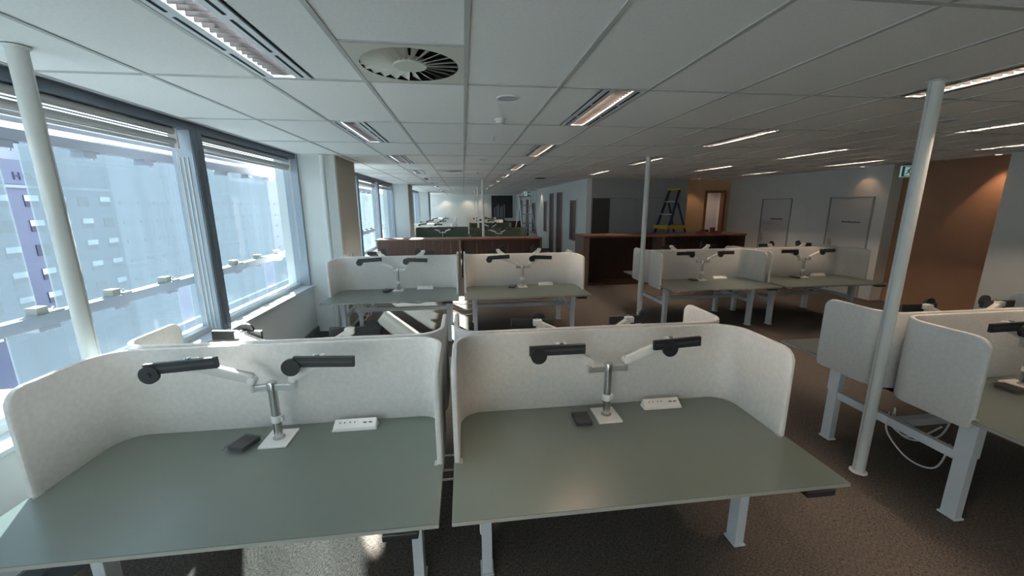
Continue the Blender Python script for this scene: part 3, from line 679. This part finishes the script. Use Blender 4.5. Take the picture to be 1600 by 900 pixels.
# cables
def cables(name, label, sets, r=.005, m='plastic'):
    c = sets[0][0]; t = thing(name, label, 'cable', (c[0], c[1], 0))
    for k, pts in enumerate(sets):
        P_ = [Vector(p)-Vector((c[0], c[1], 0)) for p in pts]; out = []
        for i in range(len(P_)-1):
            p0 = P_[max(i-1, 0)]; p1 = P_[i]; p2 = P_[i+1]; p3 = P_[min(i+2, len(P_)-1)]
            for q in range(6):
                u = q/6; out.append(.5*((2*p1)+(p2-p0)*u+(2*p0-5*p1+4*p2-p3)*u*u+(3*p1-p0-3*p2+p3)*u**3))
        out.append(P_[-1]); obj('cable', MB().tube(out, r, 8).mesh('cable', m, smooth=True), t)
cables('cable_loop', 'white cable loops hanging under the right hand desk by the pole', [
    [(3.20, 2.36, .42), (3.16, 2.32, .28), (3.15, 2.15, .17), (3.17, 2.0, .20), (3.2, 1.97, .40)],
    [(3.22, 2.34, .45), (3.2, 2.33, .33), (3.25, 2.26, .27), (3.3, 2.18, .33), (3.3, 2.1, .44)],
    [(3.24, 2.36, .45), (3.22, 2.30, .30), (3.27, 2.22, .26), (3.34, 2.13, .34), (3.36, 2.1, .46)]], .006)
cables('cable_loop', 'white cables slung between the two second row desks', [
    [(-.24, 5.72, .52), (-.1, 5.72, .46), (.05, 5.72, .45), (.14, 5.70, .52)],
    [(-.24, 5.74, .46), (-.1, 5.74, .38), (.05, 5.74, .37), (.14, 5.72, .42)],
    [(-.24, 5.76, .56), (-.1, 5.76, .53), (.05, 5.76, .53), (.14, 5.74, .56)]], .005)
cables('cable_bundle', 'tangle of pale cables under the second row window desk', [
    [(-1.66, 5.9, .66), (-1.58, 5.85, .45), (-1.45, 5.9, .36), (-1.38, 5.95, .58)],
    [(-1.70, 5.9, .60), (-1.62, 5.9, .40), (-1.52, 5.88, .30), (-1.42, 5.95, .52), (-1.36, 5.96, .66)],
    [(-1.82, 5.5, .70), (-1.84, 5.5, .55), (-1.8, 5.52, .48), (-1.78, 5.55, .66)],
    [(-1.6, 5.95, .62), (-1.5, 5.9, .44), (-1.44, 5.93, .42), (-1.36, 5.98, .50)]], .007)
cables('cable_loop', 'short white cord dangling under the right group desk edge', [[(3.40, 5.4, .70), (3.395, 5.39, .64), (3.41, 5.39, .62), (3.42, 5.4, .66)]], .004)
cables('cord_tail', 'short white cord end under the nearest middle desk edge', [[(.035, 1.42, .69), (.033, 1.415, .64), (.035, 1.42, .61)]], .005)

# ------------------------------------------------------------------ ceiling fixtures
def light_meshes():
    d = {}
    mb = MB()  # frame with a trough opening, local x 0..0.3, y 0..1.2, z 0 = ceiling plane
    mb.box(.008, .090, .01, 1.19, -.004, .004); mb.box(.210, .292, .01, 1.19, -.004, .004)
    mb.box(.090, .210, .01, .03, -.004, .004); mb.box(.090, .210, 1.17, 1.19, -.004, .004)
    d['frame'] = mb.mesh('frame', 'white', bevel=.0015)
    d['slot'] = B(-.007, .007, 0, .34, -.006, -.0035).mesh('air_slot', 'slot')
    d['trough'] = MB().add([(.088, .03, 0), (.088, 1.17, 0), (.10, 1.17, .09), (.10, .03, .09), (.212, .03, 0), (.212, 1.17, 0), (.20, 1.17, .09), (.20, .03, .09)],
                           [(0, 1, 2, 3), (4, 7, 6, 5), (3, 2, 6, 7), (0, 3, 7, 4), (1, 5, 6, 2)]).mesh('reflector', 'trough')
    d['blade'] = B(.092, .208, -.0012, .0012, -.002, .036).mesh('louvre_blade', 'blade')
    mb = MB()
    for k in range(22): y = .07+k*.0505; mb.box(.092, .208, y-.0012, y+.0012, -.002, .036)
    d['louvre'] = mb.mesh('louvre', 'blade')
    d['tube'] = MB().cyl((.15, .05, .062), (.15, 1.15, .062), .011, n=12).mesh('lamp_tube', 'lamp', smooth=True)
    d['tubew'] = MB().cyl((.15, .05, .062), (.15, 1.15, .062), .011, n=12).mesh('lamp_tube', 'lampw', smooth=True)
    return d
LM = light_meshes()
col_word = {-1.1614: 'window side line', 0.9386: 'centre line', 3.0386: 'line above the big right pole', 5.1386: 'second line from the right wall', 7.1386: 'line nearest the right wall'}
seen = {}
num = ['first', 'second', 'third', 'fourth', 'fifth', 'sixth', 'seventh', 'eighth', 'ninth', 'tenth', 'eleventh', 'twelfth', 'thirteenth']
for x0, j in LIGHTS:
    y = GY0+1.2*j
    if y+1.2 > YF or y < -1.2: continue
    if x0 > 3 and y > 11: continue
    k = seen.get(x0, 0); seen[x0] = k+1
    t = thing('ceiling_light', 'recessed louvre ceiling light, %s from the camera in the %s' % (num[k], col_word[x0]), 'ceiling light', (x0, y, ZC), group='recessed louvre ceiling lights')
    obj('frame', LM['frame'], t); obj('reflector', LM['trough'], t)
    warm = x0 > 0.5 and x0 < 2
    obj('lamp_tube', LM['tubew' if warm else 'tube'], t)
    if y < 8:
        for sx_ in (.045, .255):
            for q in range(3): obj('air_slot', LM['slot'], t, (sx_, .045+q*.385, 0))
    if (x0, j) in ((-1.1614, -1), (.9386, 0)):
        for q in range(22): obj('louvre_blade', LM['blade'], t, (0, .07+q*.0505, 0))
    else: obj('louvre', LM['louvre'], t)
    la = bpy.data.lights.new('lamp', 'AREA'); la.shape = 'RECTANGLE'; la.size = .03; la.size_y = 1.05; la.energy = LAMP_W[x0]
    la.color = WARM if x0 > 0 else (0.97, 1.0, 1.0)
    lo_ = bpy.data.objects.new('lamp_glow', la); C.objects.link(lo_); lo_.parent = t; lo_.location = (.15, .6, .084)

def swirl(x, y, label, detail=True):
    t = thing('air_diffuser', label, 'air vent', (x, y, ZC), group='swirl air diffusers')
    n = 40
    vs = []; fs = []
    for i in range(n):
        a = 2*PI*i/n; c, s_ = math.cos(a), math.sin(a); q = .288/max(abs(c), abs(s_))
        vs += [(.258*c, .258*s_, -.004), (q*c, q*s_, -.004)]
    fs = [(2*i, 2*i+1, (2*i+3) % (2*n), (2*i+2) % (2*n)) for i in range(n)]
    obj('face_plate', MB().add(vs, fs).mesh('face_plate', 'diff'), t)
    obj('plenum', MB().lathe([(.26, .10), (.26, .105)], n=n).mesh('plenum', 'slot'), t)
    obj('duct', MB().add([(.26*math.cos(2*PI*i/n), .26*math.sin(2*PI*i/n), z) for z in (-.003, .1) for i in range(n)], [(i, (i+1) % n, n+(i+1) % n, n+i) for i in range(n)]).mesh('duct', 'slot'), t)
    obj('hub', MB().lathe([(.085, -.008), (.09, -.004), (.09, .02)], n=28).mesh('hub', 'diff', smooth=True), t)
    def vane():
        nv = 22; da = 2*PI/nv; vs = []
        for r, w_ in ((.088, .72), (.258, .72)):
            vs += [(r, 0, -.004), (r*math.cos(da*w_), r*math.sin(da*w_), .002+r*.075)]
        return MB().add(vs+[(v[0], v[1], v[2]+.002) for v in vs], [(0, 1, 3, 2), (4, 6, 7, 5), (0, 4, 5, 1), (2, 3, 7, 6), (0, 2, 6, 4), (1, 5, 7, 3)]).mesh('vane', 'diff')
    v = cached('vane', vane)
    for k in range(22): obj('vane', v, t, (0, 0, 0), (0, 0, 2*PI*k/22))
swirl(-.2614, 2.358, 'round swirl air diffuser in a square plate nearest the camera')
swirl(-.2614, 8.958, 'small distant swirl air diffuser above the brown counter')
def disc(name, x, y, r, h, m, label, cat):
    return tag(obj(name, MB().lathe([(r, 0), (r, -.004), (r*.96, -h), (r*.9, -h-.002)], n=28).mesh(name, m, smooth=True), None, (x, y, ZC)), label, cat)
def speaker(x, y, label):
    t = thing('ceiling_speaker', label, 'speaker', (x, y, ZC), group='round ceiling speakers')
    obj('rim', cached('spr', lambda: MB().lathe([(.082, 0), (.082, -.006), (.074, -.009), (.074, -.004)], n=32).mesh('rim', 'white', smooth=True)), t)
    obj('grille', cached('spg', lambda: MB().lathe([(.074, -.003), (.074, -.006)], n=32).mesh('grille', 'tee')), t)
speaker(.338, 2.955, 'round ceiling speaker nearest the camera beside the diffuser')
speaker(.36, 6.75, 'round ceiling speaker farther along the centre')
speaker(4.45, 3.3, 'round ceiling speaker at right beyond the big pole')
sd_ = thing('smoke_detector', 'white smoke detector on the ceiling behind the near speaker', 'smoke detector', (.348, 3.647, ZC))
obj('base', MB().lathe([(.052, 0), (.052, -.012), (.046, -.016)], n=28).mesh('base', 'plastic', smooth=True), sd_)
obj('chamber', MB().lathe([(.040, -.016), (.040, -.030), (.034, -.042), (.028, -.046)], n=28).mesh('chamber', 'plastic', smooth=True), sd_)
obj('vent_ring', MB().lathe([(.0365, -.0375), (.0365, -.041)], n=28).mesh('vent_ring', 'slot'), sd_)
for q, (x, y, t_) in enumerate(((.357, 4.488, 'behind the smoke detector'), (.36, 9.3, 'in the distance above the counter'))):
    s = thing('sprinkler', 'small ceiling sprinkler head '+t_, 'sprinkler', (x, y, ZC), group='sprinkler heads')
    obj('escutcheon', MB().lathe([(.035, 0), (.033, -.006), (.012, -.010)], n=20).mesh('escutcheon', 'white', smooth=True), s)
    obj('stem', MB().lathe([(.010, -.008), (.008, -.045)], n=12).mesh('stem', 'silver'), s)
    obj('deflector', MB().lathe([(.020, -.045), (.020, -.048)], n=16).mesh('deflector', 'silver'), s)
g = thing('air_grille', 'black slotted ceiling grille by the aisle wall', 'air vent', (2.175, 11.15, ZC))
obj('frame', B(-.13, .13, -.22, .22, -.012, -.004).mesh('frame', 'slot'), g)
for k in range(5): obj('fin', B(-.11+k*.05, -.10+k*.05, -.2, .2, -.02, -.012).mesh('fin', 'black'), g)

# downlights that wash the walls
def downlight(x, y, tx, ty, tz, label, e, colr=(1, .58, .30), ang=95):
    t = thing('downlight', label, 'downlight', (x, y, ZC), group='small warm downlights')
    obj('rim', cached('dlr', lambda: MB().lathe([(.05, 0), (.05, -.006), (.042, -.008)], n=24).mesh('rim', 'white', smooth=True)), t)
    obj('lens', cached('dll', lambda: MB().lathe([(.038, -.0075), (.038, -.0095)], n=24).mesh('lens', 'lampw')), t)
    l = bpy.data.lights.new('downlight_lamp', 'SPOT'); l.energy = e; l.color = colr; l.spot_size = math.radians(ang); l.spot_blend = .55; l.shadow_soft_size = .03
    o = bpy.data.objects.new('downlight_lamp', l); C.objects.link(o); o.parent = t; o.location = (0, 0, -.03)
    o.rotation_euler = (Vector((tx-x, ty-y, tz-ZC))).to_track_quat('-Z', 'Y').to_euler()
downlight(8.33, 5.42, 8.62, 5.40, 1.2, 'warm downlight washing the brown bay', 22, (1, .62, .36), 80)
downlight(7.0, 11.25, 7.02, 11.4, 0, 'warm downlight washing the tan corner', 9, (1, .66, .40))
downlight(7.85, 12.6, 7.85, 12.9, 0, 'warm downlight inside the room behind the doorway', 22, (1, .66, .54), 150)
downlight(8.15, 7.4, 8.3, 7.35, 0, 'warm downlight beside the second flush door', 3)
for k, x in enumerate((-1.2, .35, 1.2)):
    downlight(x, 27.6, x, 27.75, 0, ['left', 'middle', 'right'][k]+' downlight washing the distant end wall', 20, (1, .8, .6))
downlight(3.3, 17.9, 3.42, 17.95, 0, 'downlight washing the aisle wall end', 10, (1, .8, .65))

# ------------------------------------------------------------------ counters
bc = thing('brown_counter', 'long dark walnut counter across the aisle behind the second row', 'counter', (-.13, 10.78, 0))
obj('counter_top', B(-2.22, 2.30, -.03, .60, 1.06, 1.10).mesh('counter_top', 'woodt', bevel=.003), bc)
for k in range(9): obj('front_board', B(-2.12+k*.235, -2.12+k*.235+.231, .02+.004*(k % 2), .045, 0.08, 1.06).mesh('front_board', 'woodd'), bc)
obj('divider', B(-.02, .03, -.015, .58, 0, 1.06).mesh('divider', 'woode'), bc)
for k in range(5): obj('inner_board', B(.04+k*.44, .04+k*.44+.434, .26, .285, .06, 1.06).mesh('inner_board', 'woodd'), bc)
obj('end_panel', B(-2.18, -2.12, 0, .58, 0, 1.06).mesh('end_panel', 'woodd'), bc)
obj('end_panel', B(2.24, 2.29, -.01, .58, 0, 1.06).mesh('end_panel', 'woodd'), bc)
obj('plinth', B(-2.1, 2.24, .08, .55, 0, .08).mesh('plinth', 'dark'), bc)
rc_ = thing('dark_counter', 'tall open fronted walnut counter behind the right group of desks', 'counter', (3.0, 9.23, 0))
obj('counter_top', B(-.12, 4.16, -.02, .75, 1.20, 1.245).mesh('counter_top', 'woodt', bevel=.003), rc_)
obj('end_panel', B(-.12, 0.03, 0, .73, 0, 1.20).mesh('end_panel', 'woode'), rc_)
obj('end_panel', B(4.08, 4.14, 0, .73, 0, 1.20).mesh('end_panel', 'woodd'), rc_)
obj('divider', B(1.93, 1.98, .02, .6, 0, 1.20).mesh('divider', 'woode'), rc_)
obj('back_panel', B(.03, 4.08, .58, .62, 0, 1.20).mesh('back_panel', 'woodshade'), rc_)
obj('shelf', B(1.98, 4.08, .1, .58, .60, .63).mesh('shelf', 'woodshade'), rc_)
obj('base_board', B(.03, 4.08, .05, .58, 0, .06).mesh('base_board', 'woodshade'), rc_)
cup = thing('plastic_cup', 'small clear cup on the right counter below the ladder', 'cup', (5.08, 9.36, 1.245))
obj('body', MB().lathe([(.022, 0), (.030, .09), (.032, .095)], n=20).mesh('body', 'wrap', smooth=True), cup)
obj('lid', MB().lathe([(.034, .095), (.034, .10)], n=20).mesh('lid', 'plastic'), cup)
bn = thing('tool_bundle', 'dark red bundle lying on the right counter by the doorway', 'bundle', (6.05, 9.42, 1.245))
obj('wrap', MB().lathe([(.13, 0), (.15, .03), (.10, .06), (.03, .075)], n=16).mesh('wrap', 'red', smooth=True), bn)
obj('strap', B(-.02, .16, -.05, .05, .03, .10).mesh('strap', 'black', bevel=.01), bn)
bn2 = thing('tool_bundle', 'second dark red bundle with a squat jar shape on the right counter', 'bundle', (6.42, 9.42, 1.245))
obj('wrap', MB().lathe([(.16, 0), (.17, .02), (.10, .06), (.04, .07)], n=16).mesh('wrap', 'red', smooth=True), bn2)
obj('jar', MB().lathe([(.06, .05), (.065, .14), (.05, .16)], (-.08, 0, 0), n=16).mesh('jar', 'red', smooth=True), bn2)
obj('lid', MB().lathe([(.052, .16), (.052, .20)], (-.08, 0, 0), n=16).mesh('lid', 'plastic'), bn2)

# ------------------------------------------------------------------ ladders
def ladder(x, y, rz, hgt, wid, spread, rail_m, acc_m, label, n=7, tray=True):
    t = thing('step_ladder', label, 'ladder', (x, y, 0), rz)
    hw = wid/2
    for s in (-1, 1):
        obj('front_rail', MB().bar((s*hw*1.25, -spread*.6, 0), (s*hw*.75, 0.0, hgt), .03, .07, up=(0, 1, 0)).mesh('front_rail', rail_m), t)
        obj('rear_rail', MB().bar((s*hw*1.15, spread*.6, 0), (s*hw*.7, -.02, hgt*.84), .025, .05, up=(0, 1, 0)).mesh('rear_rail', rail_m), t)
        obj('brace', MB().bar((s*hw*.95, -spread*.28, hgt*.48), (s*hw*.95, spread*.30, hgt*.48), .012, .02).mesh('brace', 'alu'), t)
    for k in range(1, n):
        u = k/n; wq = hw*(1.25-.5*u)
        obj('tread', B(-wq, wq, -spread*.6*(1-u)-.04, -spread*.6*(1-u)+.05, hgt*u-.015, hgt*u+.015).mesh('tread', 'alu'), t)
    obj('top_cap', B(-hw*.95, hw*.95, -.05, .12, hgt-.03, hgt+.03).mesh('top_cap', acc_m, bevel=.01), t)
    if tray:
        obj('platform', B(-hw*1.05, hw*1.05, -spread*.34, spread*.20, hgt*.55, hgt*.59).mesh('platform', acc_m, bevel=.008), t)
    return t
ladder(5.86, 10.55, math.radians(-72), 2.40, .46, 1.35, 'blue', 'yellow', 'blue and yellow step ladder standing behind the right counter')
ladder(2.35, 15.2, math.radians(15), 2.3, .55, 1.25, 'alu', 'alu', 'silver aluminium step ladder in the distant aisle', tray=False)

# ------------------------------------------------------------------ exit signs
def exit_sign(x, y, z, rz, s, label, run=True):
    t = thing('exit_sign', label, 'exit sign', (x, y, z), rz)
    obj('case', B(-.17*s, .17*s, 0, .03*s, -.11*s, .11*s).mesh('case', 'signw', bevel=.004), t)
    obj('green_face', B(-.155*s, .165*s, -.004, 0, -.10*s, .10*s).mesh('green_face', 'green'), t)
    obj('white_panel', B(-.11*s, .03*s, -.006, -.004, -.085*s, .085*s).mesh('white_panel', 'signw'), t)
    m = MB(); q = lambda a, b, w_: m.bar((a[0]*s, -.0075, a[1]*s), (b[0]*s, -.0075, b[1]*s), .003, w_*s, up=(0, 0, 1) if abs(a[0]-b[0]) > 1e-4 else (1, 0, 0))
    m.cyl((-.02*s, -.006, .058*s), (-.02*s, -.009, .058*s), .016*s, n=14)
    q((-.03, .04), (-.05, -.01), .028); q((-.05, -.01), (-.01, -.035), .017); q((-.011, -.035), (-.02, -.075), .014); q((-.05, -.01), (-.075, -.05), .016); q((-.075, -.05), (-.1, -.052), .013)
    q((-.032, .035), (.01, .015), .012); q((-.035, .035), (-.075, .02), .012)
    obj('running_figure', m.mesh('running_figure', 'green'), t)
    obj('arrow', MB().bar((.06*s, -.006, 0), (.12*s, -.006, 0), .003, .022*s).add([(.11*s, -.007, .04*s), (.11*s, -.007, -.04*s), (.15*s, -.007, 0), (.11*s, -.005, .04*s), (.11*s, -.005, -.04*s), (.15*s, -.005, 0)], [(0, 1, 2), (5, 4, 3), (0, 3, 4, 1), (1, 4, 5, 2), (2, 5, 3, 0)]).mesh('arrow', 'signw'), t)
    obj('hanger', B(-.006, .006, .01, .02, .11*s, ZC-z).mesh('hanger', 'silver'), t)
exit_sign(7.90, 6.28, 2.535, -.35, .88, 'green exit sign with running figure hanging beside the big right pole')
exit_sign(2.95, 18.5, 2.50, 0, 1.1, 'small distant green exit sign above the silver ladder')

# plant in the distance
pl = thing('potted_plant', 'dark leafy plant in the distance below the mural', 'plant', (2.15, 23.6, 0))
obj('planter', B(-.7, 1.3, -.2, .2, 0, 1.05).mesh('planter', 'woodd'), pl)
mb = MB(); rnd = random.Random(5)
for k in range(90):
    a = rnd.uniform(0, 2*PI); l_ = rnd.uniform(.2, .42); bx_ = rnd.uniform(-.5, .3); e_ = rnd.uniform(.2, 1.2)
    p0 = Vector((bx_, rnd.uniform(-.1, .1), 1.05)); d_ = Vector((math.cos(a)*math.cos(e_), math.sin(a)*math.cos(e_), math.sin(e_))); sd2 = d_.orthogonal().normalized()*.035
    mb.add([p0, p0+d_*l_*.5+sd2, p0+d_*l_-Vector((0, 0, .05)), p0+d_*l_*.5-sd2], [(0, 1, 2, 3)])
fo = obj('foliage', mb.mesh('foliage', 'leaf'), pl)
